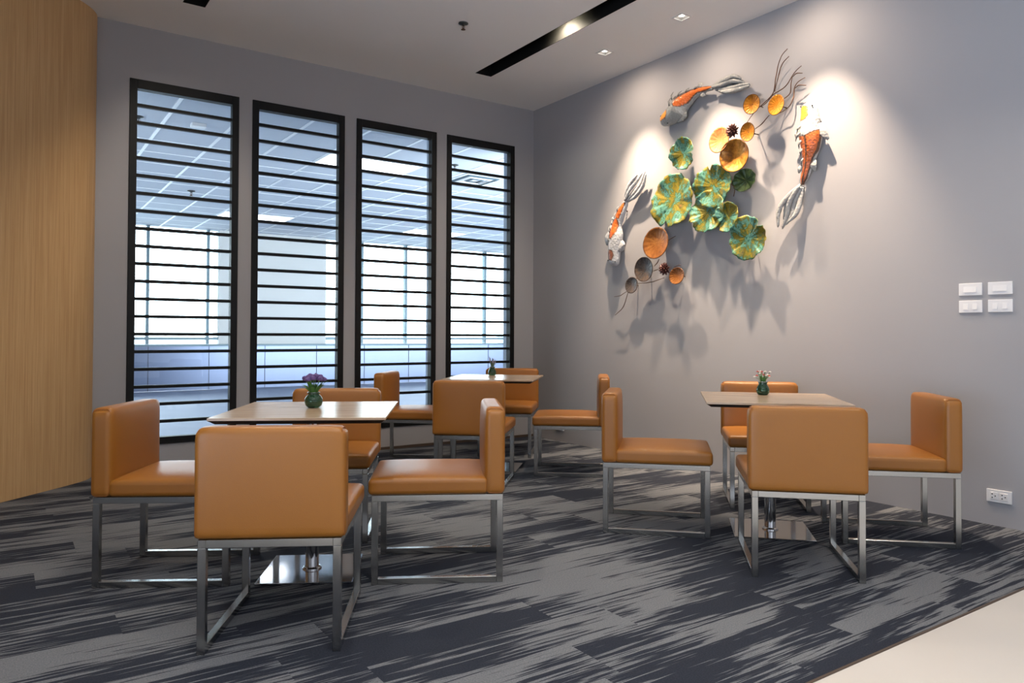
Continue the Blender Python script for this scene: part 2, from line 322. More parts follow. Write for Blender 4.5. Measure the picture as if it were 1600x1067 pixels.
# ------------------------------------------------------------------ the room
HC = 3.568; ZT, ZB = 3.137, .212
WX = [(-3.978, -3.136), (-3.0225, -2.1825), (-2.0644, -1.211), (-1.0911, -.2581)]
def slab(bm, xs, ys, holes, z0, z1):
    """horizontal slab over xs x ys with rectangular holes (x0, x1, y0, y1)"""
    X = sorted(set(list(xs)+[v for h in holes for v in h[:2]])); Y = sorted(set(list(ys)+[v for h in holes for v in h[2:]]))
    for xa, xb in zip(X, X[1:]):
        for ya, yb in zip(Y, Y[1:]):
            cx, cy = (xa+xb)/2, (ya+yb)/2
            if any(h[0] < cx < h[1] and h[2] < cy < h[3] for h in holes): continue
            box(bm, xa, xb, ya, yb, z0, z1)
    bmesh.ops.remove_doubles(bm, verts=bm.verts[:], dist=1e-5)
b = B(); box(b, -7.6, 0.1, -5.14, .1, -.1, 0); struct('floor', b, M['carpet'], 'dark blue-grey streaked carpet under the tables and chairs', 'floor')
b = B(); box(b, -7.6, .1, -9.6, -5.14, -.1, 0); struct('floor_entry', b, M['tile'], 'pale smooth floor tiling beside the edge of the carpet', 'floor')
b = B(); box(b, -7.6, 0, -5.146, -5.136, 0, .003); struct('trim_1', b, M['brown'], 'thin dark strip where carpet meets the pale floor', 'trim')
SLOTS = [(-1.150, -.972, -6.4, -.637), (-3.714, -3.556, -6.4, -.657)]
DL = [(-.49, -1.72), (-.48, -2.60)]
b = B(); slab(b, (-7.6, .1), (-9.6, .1), SLOTS + [(x-.05, x+.05, y-.05, y+.05) for x, y in DL], HC, HC+.22)
struct('ceiling', b, M['ceil'], 'plain white ceiling with recessed slots', 'ceiling')
b = B(); box(b, 0, .15, -9.6, 0, 0, HC); struct('wall_right', b, M['wall'], 'smooth grey wall that carries the koi artwork', 'wall')
b = B()
X = [-4.9] + [v for p in WX for v in p] + [.15]
for i in range(0, len(X)-1, 2): box(b, X[i], X[i+1], 0, .06, 0, HC)
for a, c in WX: box(b, a, c, 0, .06, 0, ZB); box(b, a, c, 0, .06, ZT, HC)
struct('wall_back', b, M['wall'], 'grey wall with four tall louvred windows', 'wall')
b = B()
for i in range(0, len(X)-1, 2): box(b, X[i], X[i+1], .06, .2, 0, HC)
for a, c in WX: box(b, a, c, .06, .2, 0, ZB); box(b, a, c, .06, .2, ZT, HC)
struct('wall_corridor', b, M['outwall'], 'pale hall side of the window wall with its reveals', 'wall')
b = B(); box(b, -4.3, 0, -.012, 0, 0, .025); struct('baseboard_back', b, M['brown'], 'low brown skirting under the four windows', 'baseboard')
# curved oak wall on the left
path = smooth_path([(-4.205, .02, 0), (-4.226, -.075, 0), (-4.285, -.185, 0), (-4.40, -.315, 0), (-4.57, -.485, 0), (-4.79, -.70, 0), (-5.3, -1.18, 0), (-6.2, -2.0, 0), (-7.5, -3.1, 0)], 6)
b = B(); prev = None
for i, p in enumerate(path):
    d = (path[min(i+1, len(path)-1)]-path[max(i-1, 0)]).normalized(); nrm = Vector((d.y, -d.x, 0))
    if nrm.x > 0: nrm = -nrm
    cur = [b.verts.new(q) for q in (p, p+Vector((0, 0, HC)), p+nrm*.05+Vector((0, 0, HC)), p+nrm*.05)]
    if prev:
        for k in range(4): b.faces.new((prev[k], prev[(k+1) % 4], cur[(k+1) % 4], cur[k]))
    else: b.faces.new(cur)
    prev = cur
b.faces.new(prev)
autosmooth(struct('wall_left', b, M['wood'], 'curved honey oak veneer wall', 'wall'))
b = B(); box(b, -7.65, -7.5, -9.6, -3.0, 0, HC); struct('wall_left', b, M['wall'], 'grey side wall behind the photographer', 'wall')
b = B(); box(b, -7.6, .1, -9.7, -9.6, 0, HC); struct('wall_front', b, M['wall'], 'grey wall behind the photographer', 'wall')

# windows: frame, louvre bars, one pane, sill
for i, (a, c) in enumerate(WX):
    ord_ = ['next to the oak wall', 'second from the oak wall', 'second from the room corner', 'next to the room corner'][i]
    win = thing('window_%d' % (i+1), 'tall black louvred window %s' % ord_, 'window', (a, 0, 0)); win['kind'] = 'structure'
    wd = c-a; f = .055; b = B()
    bbox(b, 0, f, -.012, .06, ZB, ZT); bbox(b, wd-f, wd, -.012, .06, ZB, ZT)
    bbox(b, f, wd-f, -.012, .06, ZB, ZB+f); bbox(b, f, wd-f, -.012, .06, ZT-.075, ZT)
    obj('window_frame', b, M['black'], win)
    b = B()
    for k in range(19):
        z = 2.934-.1412*k; bbox(b, f, wd-f, .002, .040, z-.0125, z+.0125, .002)
    obj('louvre_bars', b, M['black'], win)
    b = B(); box(b, f*.5, wd-f*.5, .052, .058, ZB+.02, ZT-.02); obj('window_pane', b, M['glass'], win)
    b = B(); box(b, 0, wd, .06, .23, ZB-.02, ZB+.012); obj('window_sill', b, M['outwall'], win)

# ceiling slots
for i, (x0, x1, y0, y1) in enumerate(SLOTS):
    t = thing('ceiling_slot', ['long black recessed lighting slot with a lit patch, near the art wall', 'black recessed ceiling slot near the oak wall, only its end visible'][i], 'light', ((x0+x1)/2, y1, HC))
    hx = (x1-x0)/2; b = B(); L = y0-y1; tk = .004
    box(b, -hx, -hx+tk, L, 0, .0, .2); box(b, hx-tk, hx, L, 0, .0, .2); box(b, -hx, hx, -tk, 0, .0, .2); box(b, -hx, hx, L, L+tk, .0, .2); box(b, -hx, hx, L, 0, .2, .205)
    obj('slot_channel', b, M['slot'], t)
    b = B(); lathe(b, [(0, .2), (.022, .2), (.022, .15), (.018, .145), (0, .15)], 20, (-.045, -1.18, 0)); obj('lamp_can', b, M['black'], t)
# recessed art downlights
for i, (x, y) in enumerate(DL):
    t = thing('recessed_downlight', ['small square downlight in the ceiling, the one nearer the room corner', 'small square downlight in the ceiling, the one farther from the room corner'][i], 'light', (x, y, HC), 0, 'downlights over the artwork')
    b = B(); bmT = [(-.058, .058, -.058, -.044), (-.058, .058, .044, .058), (-.058, -.044, -.044, .044), (.044, .058, -.044, .044)]
    for q in bmT: box(b, *q, -.004, .001)
    obj('trim_ring', b, M['trimw'], t)
    b = B(); 
    for q in ((-.049, -.045, -.049, .049), (.045, .049, -.049, .049), (-.045, .045, -.049, -.045), (-.045, .045, .045, .049)): box(b, *q, 0, .09)
    box(b, -.049, .049, -.049, .049, .09, .095); obj('reflector_box', b, M['reflector'], t)
    b = B(); lathe(b, [(0, .012), (.024, .012), (.030, .02), (.030, .088), (0, .088)], 24); o = obj('lamp_bulb', b, M['lamp'], t, True)

def sprinkler(x, y, z, label, group=None, s=1):
    t = thing('sprinkler_head', label, 'sprinkler', (x, y, z), 0, group)
    b = B(); lathe(b, [(0, 0), (.038*s, 0), (.04*s, -.006*s), (.022*s, -.012*s), (.012*s, -.014*s), (.012*s, -.02*s), (0, -.02*s)], 24); obj('escutcheon', b, M['rose'], t, True)
    b = B(); tube(b, [(0, 0, -.018*s), (0, 0, -.05*s)], .004*s); tube(b, [(.011*s, 0, -.02*s), (.012*s, 0, -.035*s), (0, 0, -.05*s)], .002*s); tube(b, [(-.011*s, 0, -.02*s), (-.012*s, 0, -.035*s), (0, 0, -.05*s)], .002*s)
    lathe(b, [(0, -.05*s), (.018*s, -.051*s), (.018*s, -.054*s), (0, -.055*s)], 16); obj('deflector', b, M['stem'], t, True)
sprinkler(-1.813, -1.537, HC, 'small fire sprinkler on the white ceiling of the room')

# ------------------------------------------------------------------ the hall beyond the windows
ZO = 3.2
b = B(); box(b, -9, 12, .2, 9.2, -.06, -.005); struct('floor_corridor', b, M['hallfloor'], 'shiny bluish hall floor beyond the windows', 'floor')
b = B(); box(b, -9, 12, .2, 9.35, ZO, ZO+.1); struct('ceiling_corridor', b, M['soffit'], 'suspended tile ceiling of the hall beyond the windows', 'ceiling')
b = B()
for k in range(-9, 25): x = -3.5+.6*k; box(b, x-.016, x+.016, .2, 9.2, ZO-.006, ZO)
for k in range(0, 15): y = 1.61+.6*(k-2); box(b, -9, 12, y-.006, y+.006, ZO-.004, ZO)
struct('ceiling_grid', b, M['tee'], 'white grid of the hall ceiling', 'ceiling')
for nm, x0, x1 in (('wall_corridor', -9.1, -9), ('wall_corridor', 12, 12.1)):
    b = B(); box(b, x0, x1, .2, 9.3, 0, ZO); struct(nm, b, M['outwall'], 'end wall of the hall', 'wall')
b = B(); box(b, -1.2, 1.03, 9.1, 9.6, 0, ZO); struct('wall_pillar', b, M['pillar'], 'broad pale pillar between the hall windows', 'wall')
cw = thing('window_5', 'bright curtain wall at the far side of the hall', 'window', (0, 9.0, 0)); cw['kind'] = 'structure'
b = B(); box(b, -9, 12, .02, .06, 0, .86); obj('spandrel_panel', b, M['spandrel'], cw)
b = B()
for k in range(-6, 12): x = -2.50+1.1*k; box(b, x-.004, x+.004, .012, .02, 0, .86)
obj('panel_joint', b, M['dark'], cw)
b = B(); box(b, -9, 12, -.02, .07, .86, .90); obj('capping', b, M['mull'], cw)
b = B()
for x0, x1 in ((-9, -1.21), (1.04, 12)): box(b, x0, x1, .12, .17, .985, 1.035)
obj('transom', b, M['mull'], cw)
for k in range(-5, 13):
    x = -2.50+1.1*k
    if -1.21 < x < 1.04: continue
    b = B(); box(b, x-.028, x+.028, .16, .28, .9, ZO); obj('mullion', b, M['mull'], cw)
b = B(); box(b, -9, 12, .21, .218, .86, ZO); obj('window_pane', b, M['glass'], cw)
PL = [(-1.7, 1.64), (-1.7, 6.6), (1.9, 6.6), (1.9, 1.64), (-5.3, 1.64), (5.5, 6.6)]
for i, (x, y) in enumerate(PL[:3]):
    t = thing('ceiling_light_panel', ['large glowing light panel in the hall ceiling, nearest the windows', 'glowing light panel far back in the hall ceiling, seen through the second window from the oak wall', 'glowing light panel far back in the hall ceiling, seen through the two windows by the room corner'][i], 'light', (x+.6, y+.28, ZO), 0, 'hall ceiling light panels')
    b = B(); box(b, -.585, .585, -.265, .265, -.012, -.004); obj('diffuser', b, M['panel'], t)
    b = B()
    for q in ((-.6, .6, -.28, -.265), (-.6, .6, .265, .28), (-.6, -.585, -.265, .265), (.585, .6, -.265, .265)): box(b, *q, -.014, 0)
    obj('panel_frame', b, M['tee'], t)
t = thing('air_diffuser', 'square louvred air diffuser in the hall ceiling', 'vent', (.43, 1.93, ZO))
b = B(); bbox(b, -.28, .28, -.28, .28, -.012, 0); obj('face_plate', b, M['tee'], t)
for k, r in enumerate((.25, .18, .11)):
    b = B(); rr = r-.03
    rings = [[b.verts.new((sx*q, sy*q, z)) for sx, sy in ((-1, -1), (1, -1), (1, 1), (-1, 1))] for q, z in ((r, -.014), (rr, -.032), (rr, -.026), (r-.008, -.013))]
    for a_, c_ in zip(rings, rings[1:]+rings[:1]):
        for q in range(4): b.faces.new((a_[q], a_[(q+1) % 4], c_[(q+1) % 4], c_[q]))
    obj('vent_louvre', b, M['mull'] if k % 2 == 0 else M['tee'], t)
t = thing('ceiling_speaker_box', 'small pale box fixed under the hall ceiling', 'box', (-3.20, 1.30, ZO))
b = B(); bbox(b, -.07, .07, -.05, .05, -.035, 0, .006, 2); obj('housing', b, M['white'], t)
b = B(); box(b, -.066, .066, .052, .056, -.03, -.002); obj('dark_slot', b, M['dark'], t)
sprinkler(-2.537, 5.03, ZO, 'sprinkler far back in the hall ceiling beyond the window by the oak wall', 'hall sprinklers', 1.4)
sprinkler(-3.73, 1.36, ZO, 'sprinkler in the hall ceiling close behind the window by the oak wall', 'hall sprinklers', 1.2)
sprinkler(-.215, 1.354, ZO, 'sprinkler in the hall ceiling beside the air diffuser', 'hall sprinklers', 1.2)
b = B(); box(b, -900, 1400, 12, 1500, -9, -8.9); struct('ground', b, M['apron'], 'pale ground outside, far beyond the hall glazing', 'ground')
for i, (x, y, wd, h) in enumerate([(230, 330, 60, 9), (300, 330, 40, 13), (120, 420, 50, 8)]):
    t = thing('distant_building', ['low pale far building beyond the hall glazing', 'tallest pale far building beyond the hall glazing', 'smallest pale far building beyond the hall glazing'][i], 'building', (x, y, -8.9), 0, 'far buildings')
    b = B(); box(b, 0, wd, 0, 20, 0, h); obj('wall', b, M['bldg'], t)
    b = B(); box(b, -1, wd+1, -1, 21, h, h+.6); obj('roof', b, M['mull'], t)

# ------------------------------------------------------------------ furniture
CW, CD, CT, CH, CB, CS, TT = .516, .6026, .085, .779, .393, .466, .0285
def make_chair():
    t = thing('dining_chair', 'x', 'chair')
    # backrest
    b = B(); rbox(b, (0, -CD/2+CT/2, (CH+CB)/2), (CW/2, CT/2, (CH-CB)/2), .021, .0)
    for v in b.verts:            # front pad bulges, side panels stay flat
        if v.co.y > -CD/2+CT/2:
            k = max(0, 1-(v.co.x/(CW/2))**4)*max(0, 1-((v.co.z-(CH+CB)/2)/((CH-CB)/2))**4); v.co.y += .012*k
        else:
            k = max(0, 1-(v.co.x/(CW/2))**4)*max(0, 1-((v.co.z-(CH+CB)/2)/((CH-CB)/2))**4); v.co.y -= .003*k
    R_ = .034
    for v in b.verts:
        for sx in (-1, 1):
            dx = sx*v.co.x-(CW/2-R_); dz = v.co.z-(CH-R_)
            if dx > 0 and dz > 0:
                q = max(dx, dz)/math.hypot(dx, dz); v.co.x = sx*(CW/2-R_+dx*q); v.co.z = CH-R_+dz*q
    back = obj('backrest', b, M['leather'], t, True)
    for s in (-1, 1):            # piping round each side panel
        b = B(); x = s*(CW/2-.0065); ya, yb = -CD/2+.007, -CD/2+CT-.007; z0, z1 = CB+.006, CH-.007; r = .016; pts = []
        for cx, cz, a0 in ((yb-r, z1-r, 0), (ya+r, z1-r, PI/2), (ya+r, z0+r, PI), (yb-r, z0+r, 1.5*PI)):
            for q in range(5): a = a0+q*PI/8; pts.append((x-s*(.014*max(0, (cz+r*math.sin(a)-CH+.045)/.045)**2), cx+r*math.cos(a), cz+r*math.sin(a)))
        pts.append(pts[0]); tube(b, pts, .0022, 6, caps=False); obj('piping', b, M['seam'], back, True)
    # seat
    y0 = -CD/2+CT-.012; y1 = CD/2; b = B(); rbox(b, (0, (y0+y1)/2, (CB+CS)/2), (CW/2-.003, (y1-y0)/2, (CS-CB)/2), .02, 0)
    for v in b.verts:
        if v.co.z > (CB+CS)/2:
            k = max(0, 1-(v.co.x/(CW/2))**4)*max(0, 1-((v.co.y-(y0+y1)/2)/((y1-y0)/2))**4); v.co.z += .017*k
    seat = obj('seat', b, M['leather'], t, True)
    w_ = CW/2-.0146; ya = -CD/2+.0068; yb = CD/2-.0155
    for s in (-1, 1):
        xa, xb = sorted((s*w_, s*(w_-TT)))
        for yy in ((ya, ya+TT), (yb-TT, yb)):
            b = B(); bbox(b, xa, xb, yy[0], yy[1], 0.0, CB-TT, .0016); obj('leg', b, M['steel'], t)
        b = B(); bbox(b, xa, xb, ya+TT, yb-TT, 0.0, TT, .0016); obj('floor_runner', b, M['steel'], t)
    b = B()
    for s in (-1, 1):
        xa, xb = sorted((s*w_, s*(w_-TT))); bbox(b, xa, xb, ya, yb, CB-TT, CB, .0016)
    bbox(b, -w_+TT, w_-TT, ya, ya+TT, CB-TT, CB, .0016); bbox(b, -w_+TT, w_-TT, yb-TT, yb, CB-TT, CB, .0016)
    obj('seat_frame', b, M['steel'], t)
    return t
CH_ = [
 ('A', -3.8683, -3.7095, -29.83, 'tan leather chair showing its full back, nearest the camera at the purple flower table'),
 ('B', -4.0775, -2.8287, -121.58, 'tan leather chair at the purple flower table, on the side towards the oak wall'),
 ('C', -3.0702, -3.4428, 60.41, 'tan leather chair with glare on its back, right side of the purple flower table'),
 ('D', -3.2574, -2.5277, 150.32, 'tan leather chair behind the purple flower table, facing the camera, partly hidden'),
 ('E', -1.8343, -.8024, -131.58, 'tan leather chair in front of the third window, left side of the corner table'),
 ('F', -1.8864, -1.8729, -43.20, 'tan leather chair with its back to the camera at the corner table'),
 ('G', -.8679, -.8031, 138.06, 'tan leather chair in the room corner behind the lavender table, mostly hidden'),
 ('H', -.9754, -1.8703, 49.36, 'tan leather chair in side view between corner table and art wall, facing left'),
 ('I', -1.6337, -3.4684, -135.96, 'tan leather chair in full side view facing right, left side of red flower table'),
 ('J', -1.5687, -4.3414, -45.41, 'tan leather chair with its back to the camera at the red and white flower table'),
 ('K', -.7259, -4.3244, 45.77, 'rightmost tan leather chair, its seat side close to the art wall'),
 ('L', -.5879, -3.4246, 134.14, 'tan leather chair behind the red flower table, against the art wall, facing the camera'),
]
chair0 = make_chair()
for i, (k, x, y, a, lab) in enumerate(CH_):
    o = chair0 if i == 0 else copy_tree(chair0)
    o.location = (x, y, 0); o.rotation_euler = (0, 0, math.radians(a)); tag(o, lab, 'chair', 'tan leather dining chairs')

TZ = .7507; S1, S2 = .7336/2, .7591/2
def make_table():
    t = thing('cafe_table', 'x', 'table')
    b = B(); bbox(b, -S1, S1, -S2, S2, TZ-.012, TZ, .0015); obj('tabletop', b, M['top'], t)
    b = B()                      # dark bevelled underside
    r = [[b.verts.new((sx*(S1-d), sy*(S2-d), z)) for sx, sy in ((-1, -1), (1, -1), (1, 1), (-1, 1))] for d, z in ((.002, TZ-.012), (.025, TZ-.028))]
    for q in range(4): b.faces.new((r[0][q], r[0][(q+1) % 4], r[1][(q+1) % 4], r[1][q]))
    b.faces.new(r[1]); b.faces.new(r[0][::-1]); obj('underside', b, M['underside'], t)
    b = B()
    for a in range(4):
        c_, s_ = math.cos(a*PI/2+PI/4), math.sin(a*PI/2+PI/4); tube(b, [(c_*.02, s_*.02, TZ-.042), (c_*.24, s_*.24, TZ-.034)], [.016, .008], 8, .7)
    lathe(b, [(0, TZ-.028), (.05, TZ-.028), (.05, TZ-.036), (.034, TZ-.05), (0, TZ-.05)], 24); obj('support_bracket', b, M['underside'], t)
    b = B(); lathe(b, [(0, .009), (.031, .009), (.031, TZ-.05), (0, TZ-.05)], 40); autosmooth(obj('column', b, M['chrome'], t))
    b = B(); bbox(b, -.2106, .2106, -.2106, .2106, 0, .009, .002, 2); obj('base_plate', b, M['chrome'], t)
    b = B(); lathe(b, [(.031, .009), (.044, .009), (.044, .014), (.036, .02), (.031, .021)], 40); autosmooth(obj('base_collar', b, M['chrome'], t))
    return t
TB = [(-3.5773, -3.1566, -29.6, 'square pale oak pedestal table with purple flowers, nearest the camera'),
      (-1.1845, -3.9101, -46.5, 'square pale oak pedestal table with red and white flowers beside the art wall'),
      (-1.4016, -1.3819, -43.1, 'square pale oak pedestal table with lavender sprigs in the room corner')]
table0 = make_table()
for i, (x, y, a, lab) in enumerate(TB):
    o = table0 if i == 0 else copy_tree(table0)
    o.location = (x, y, 0); o.rotation_euler = (0, 0, math.radians(a)); tag(o, lab, 'table', 'square pedestal tables')

# vases and flowers
random.seed(4)
def vase(x, y, label, s=1.0, waist=False):
    t = thing('flower_vase', label, 'vase', (x, y, TZ), 0, 'small green vases')
    b = B(); p = [(0, .0), (.022, .0), (.028, .003), (.038, .012), (.043, .028), (.041, .044), (.033, .057), (.027, .062), (.026, .066), (.031, .073), (.0285, .074), (.0235, .066), (.0245, .061), (.030, .055), (.037, .042), (.039, .028), (.033, .012), (.0, .008)]
    if waist: p = [(0, 0), (.024, 0), (.029, .004), (.035, .016), (.036, .028), (.032, .042), (.024, .056), (.022, .062), (.026, .072), (.024, .073), (.019, .062), (.02, .056), (.028, .042), (.032, .028), (.027, .012), (0, .008)]
    lathe(b, [(r*s, z*s) for r, z in p], 40); obj('vase_body', b, M['vaseglass'], t, True)
    b = B(); q = 12
    lip = [((.0262*s)*math.cos(2*PI*k/24), (.0262*s)*math.sin(2*PI*k/24), .0735*s) for k in range(25)]; tube(b, lip, .0018*s, 6, caps=False); obj('rim', b, M['chrome'], t, True)
    return t
def blob(b, c, r, n=2, jag=.25, flat=1):
    t = bmesh.new(); bmesh.ops.create_icosphere(t, subdivisions=n, radius=r)
    for v in t.verts: v.co *= 1+random.uniform(-jag, jag); v.co.z *= flat
    bmesh.ops.translate(t, verts=t.verts[:], vec=c); merge(b, t)
def leaf(b, base, tip, w, up_=(0, 0, 1)):
    base, tip = Vector(base), Vector(tip); d = tip-base; side = d.cross(Vector(up_)); 
    if side.length < 1e-5: side = Vector((1, 0, 0))
    side.normalize(); n = 5; L, R, Mv = [], [], []
    for k in range(n+1):
        u = k/n; p = base+d*u+Vector((0, 0, 1))*.18*d.length*math.sin(PI*u); ww = w*math.sin(PI*min(.98, u*.9+.08))
        L.append(b.verts.new(p+side*ww)); R.append(b.verts.new(p-side*ww)); Mv.append(b.verts.new(p+Vector((0, 0, -.12*w))))
    for k in range(n):
        b.faces.new((L[k], Mv[k], Mv[k+1], L[k+1])); b.faces.new((Mv[k], R[k], R[k+1], Mv[k+1]))
def bouquet(x, y, z, label, kind):
    t = thing('flower_bouquet', label, 'flowers', (x, y, z), 0); b = B(); heads = []; lf = B()
    if kind == 'purple':
        for k in range(14):
            a = k*2.4; r = .046*math.sqrt((k+.5)/14); heads.append((r*math.cos(a), r*math.sin(a), .078-.018*(r/.046)**2))
        for h in heads: tube(b, [(h[0]*.2, h[1]*.2, -.03), (h[0]*.5, h[1]*.5, .02), h], .0016, 5)
        for k in range(22):
            a = random.uniform(0, 2*PI); r = random.uniform(.040, .074); leaf(lf, (.012*math.cos(a), .012*math.sin(a), -.01), (r*math.cos(a), r*math.sin(a), random.uniform(.02, .06)), .0095)
        mats = [M['purple']]*14; hr = .015
    elif kind == 'mixed':
        for k in range(16):
            a = k*2.4; r = .050*math.sqrt((k+.5)/16); heads.append((r*math.cos(a), r*math.sin(a), random.uniform(.03, .062)+.012*(1-r/.05)))
        for h in heads: tube(b, [(h[0]*.15, h[1]*.15, -.03), (h[0]*.45, h[1]*.45, .015), h], .0013, 5)
        for k in range(16):
            a = random.uniform(0, 2*PI); r = random.uniform(.015, .035); leaf(lf, (.01*math.cos(a), .01*math.sin(a), -.01), (r*math.cos(a), r*math.sin(a), random.uniform(.02, .045)), .006)
        mats = [M['red'] if k % 3 == 0 else M['cream'] for k in range(16)]; hr = .0075
    else:
        for k in range(9):
            a = k*2.4; r = .040*math.sqrt((k+.5)/9); heads.append((r*math.cos(a), r*math.sin(a), random.uniform(.055, .095)))
        for h in heads: tube(b, [(h[0]*.15, h[1]*.15, -.03), (h[0]*.5, h[1]*.5, .02), h], .0015, 5)
        for k in range(16):
            a = random.uniform(0, 2*PI); r = random.uniform(.02, .04); leaf(lf, (.01*math.cos(a), .01*math.sin(a), -.01), (r*math.cos(a), r*math.sin(a), random.uniform(.02, .05)), .006)
        mats = [M['lilac']]*9; hr = .006
    obj('stems', b, M['stemgreen'] if kind != 'lavender' else M['greygreen'], t); obj('leaves', lf, M['leafgreen'] if kind != 'lavender' else M['greygreen'], t)
    for h, m in zip(heads, mats):
        f = B()
        if kind == 'lavender':
            for q in range(4): blob(f, (h[0]*(1-.07*q), h[1]*(1-.07*q), h[2]-.011*q), hr*(.6+.15*q), 1, .3)
        elif kind == 'mixed':
            for q in range(5): a = q*2*PI/5; blob(f, (h[0]+.005*math.cos(a), h[1]+.005*math.sin(a), h[2]), .0042, 1, .1, .6)
            blob(f, (h[0], h[1], h[2]+.003), .003, 1, .05)
        else: blob(f, h, hr, 2, .22, .8)
        obj('flower', f, m, t)
vase(-3.558, -3.104, 'round green glazed vase holding purple flowers'); bouquet(-3.558, -3.104, TZ+.075, 'dense purple flowers with broad green leaves on the nearest table', 'purple')
vase(-1.061, -3.771, 'green glass vase holding red and white blossoms', 1.06, True); bouquet(-1.061, -3.771, TZ+.076, 'small red and white blossoms on the table beside the art wall', 'mixed')
vase(-1.283, -1.159, 'green glass vase holding lavender sprigs', 1.0, True); bouquet(-1.283, -1.159, TZ+.073, 'pale lavender sprigs on the table in the room corner', 'lavender')

# ------------------------------------------------------------------ switches and sockets on the art wall (local x along the wall, z up, -y out)
def plate(y, z, wd, h, name, label, cat, group=None):
    t = thing(name, label, cat, (0, y, z), -PI/2, group)   # local +x -> world -y, local -y -> world -x
    b = B(); bbox(b, -wd/2, wd/2, -.009, 0, -h/2, h/2, .003, 2); obj('cover_plate', b, M['white'], t); return t
for i, (y, z, n, lab) in enumerate([(-4.455, 1.384, 1, 'white switch plate with one wide rocker, upper one towards the artwork'), (-4.616, 1.384, 1, 'white switch plate with one wide rocker, upper one away from the artwork'),
                                    (-4.455, 1.281, 2, 'white switch plate with two rockers, lower one towards the artwork'), (-4.616, 1.281, 2, 'white switch plate with two rockers, lower one away from the artwork')]):
    t = plate(y, z, .13, .074, 'light_switch', lab, 'switch', 'switches on the grey wall')
    for k in range(n):
        b = B(); cx = 0 if n == 1 else (-.026, .026)[k]; hw = .036 if n == 1 else .013
        v = box(b, cx-hw, cx+hw, -.014, -.009, -.017, .017)
        for q in v:
            if q.co.y < -.012 and q.co.z > 0: q.co.y = -.010
        obj('rocker', b, M['white'], t)
def socket(y, z, label):
    t = plate(y, z, .134, .074, 'power_outlet', label, 'outlet')
    for cx in (-.026, .026):
        b = B(); bbox(b, cx-.021, cx+.021, -.011, -.009, -.021, .021, .001); s = obj('socket_face', b, M['white'], t)
        b = B()
        for dx, dz in ((-.008, .010), (-.008, -.010), (.008, 0)): lathe_y(b, cx+dx, dz)
        obj('socket_holes', b, M['dark'], s)
def lathe_y(b, x, z, r=.0035):
    t_ = bmesh.new(); bmesh.ops.create_cone(t_, cap_ends=True, segments=14, radius1=r, radius2=r, depth=.003)
    bmesh.ops.rotate(t_, verts=t_.verts[:], cent=(0, 0, 0), matrix=Matrix.Rotation(PI/2, 3, 'X')); bmesh.ops.translate(t_, verts=t_.verts[:], vec=(x, -.0115, z)); merge(b, t_)
socket(-4.602, .174, 'white double power socket low on the grey wall, right of all the chairs')
socket(-.486, .15, 'white double power socket low on the wall close to the room corner')

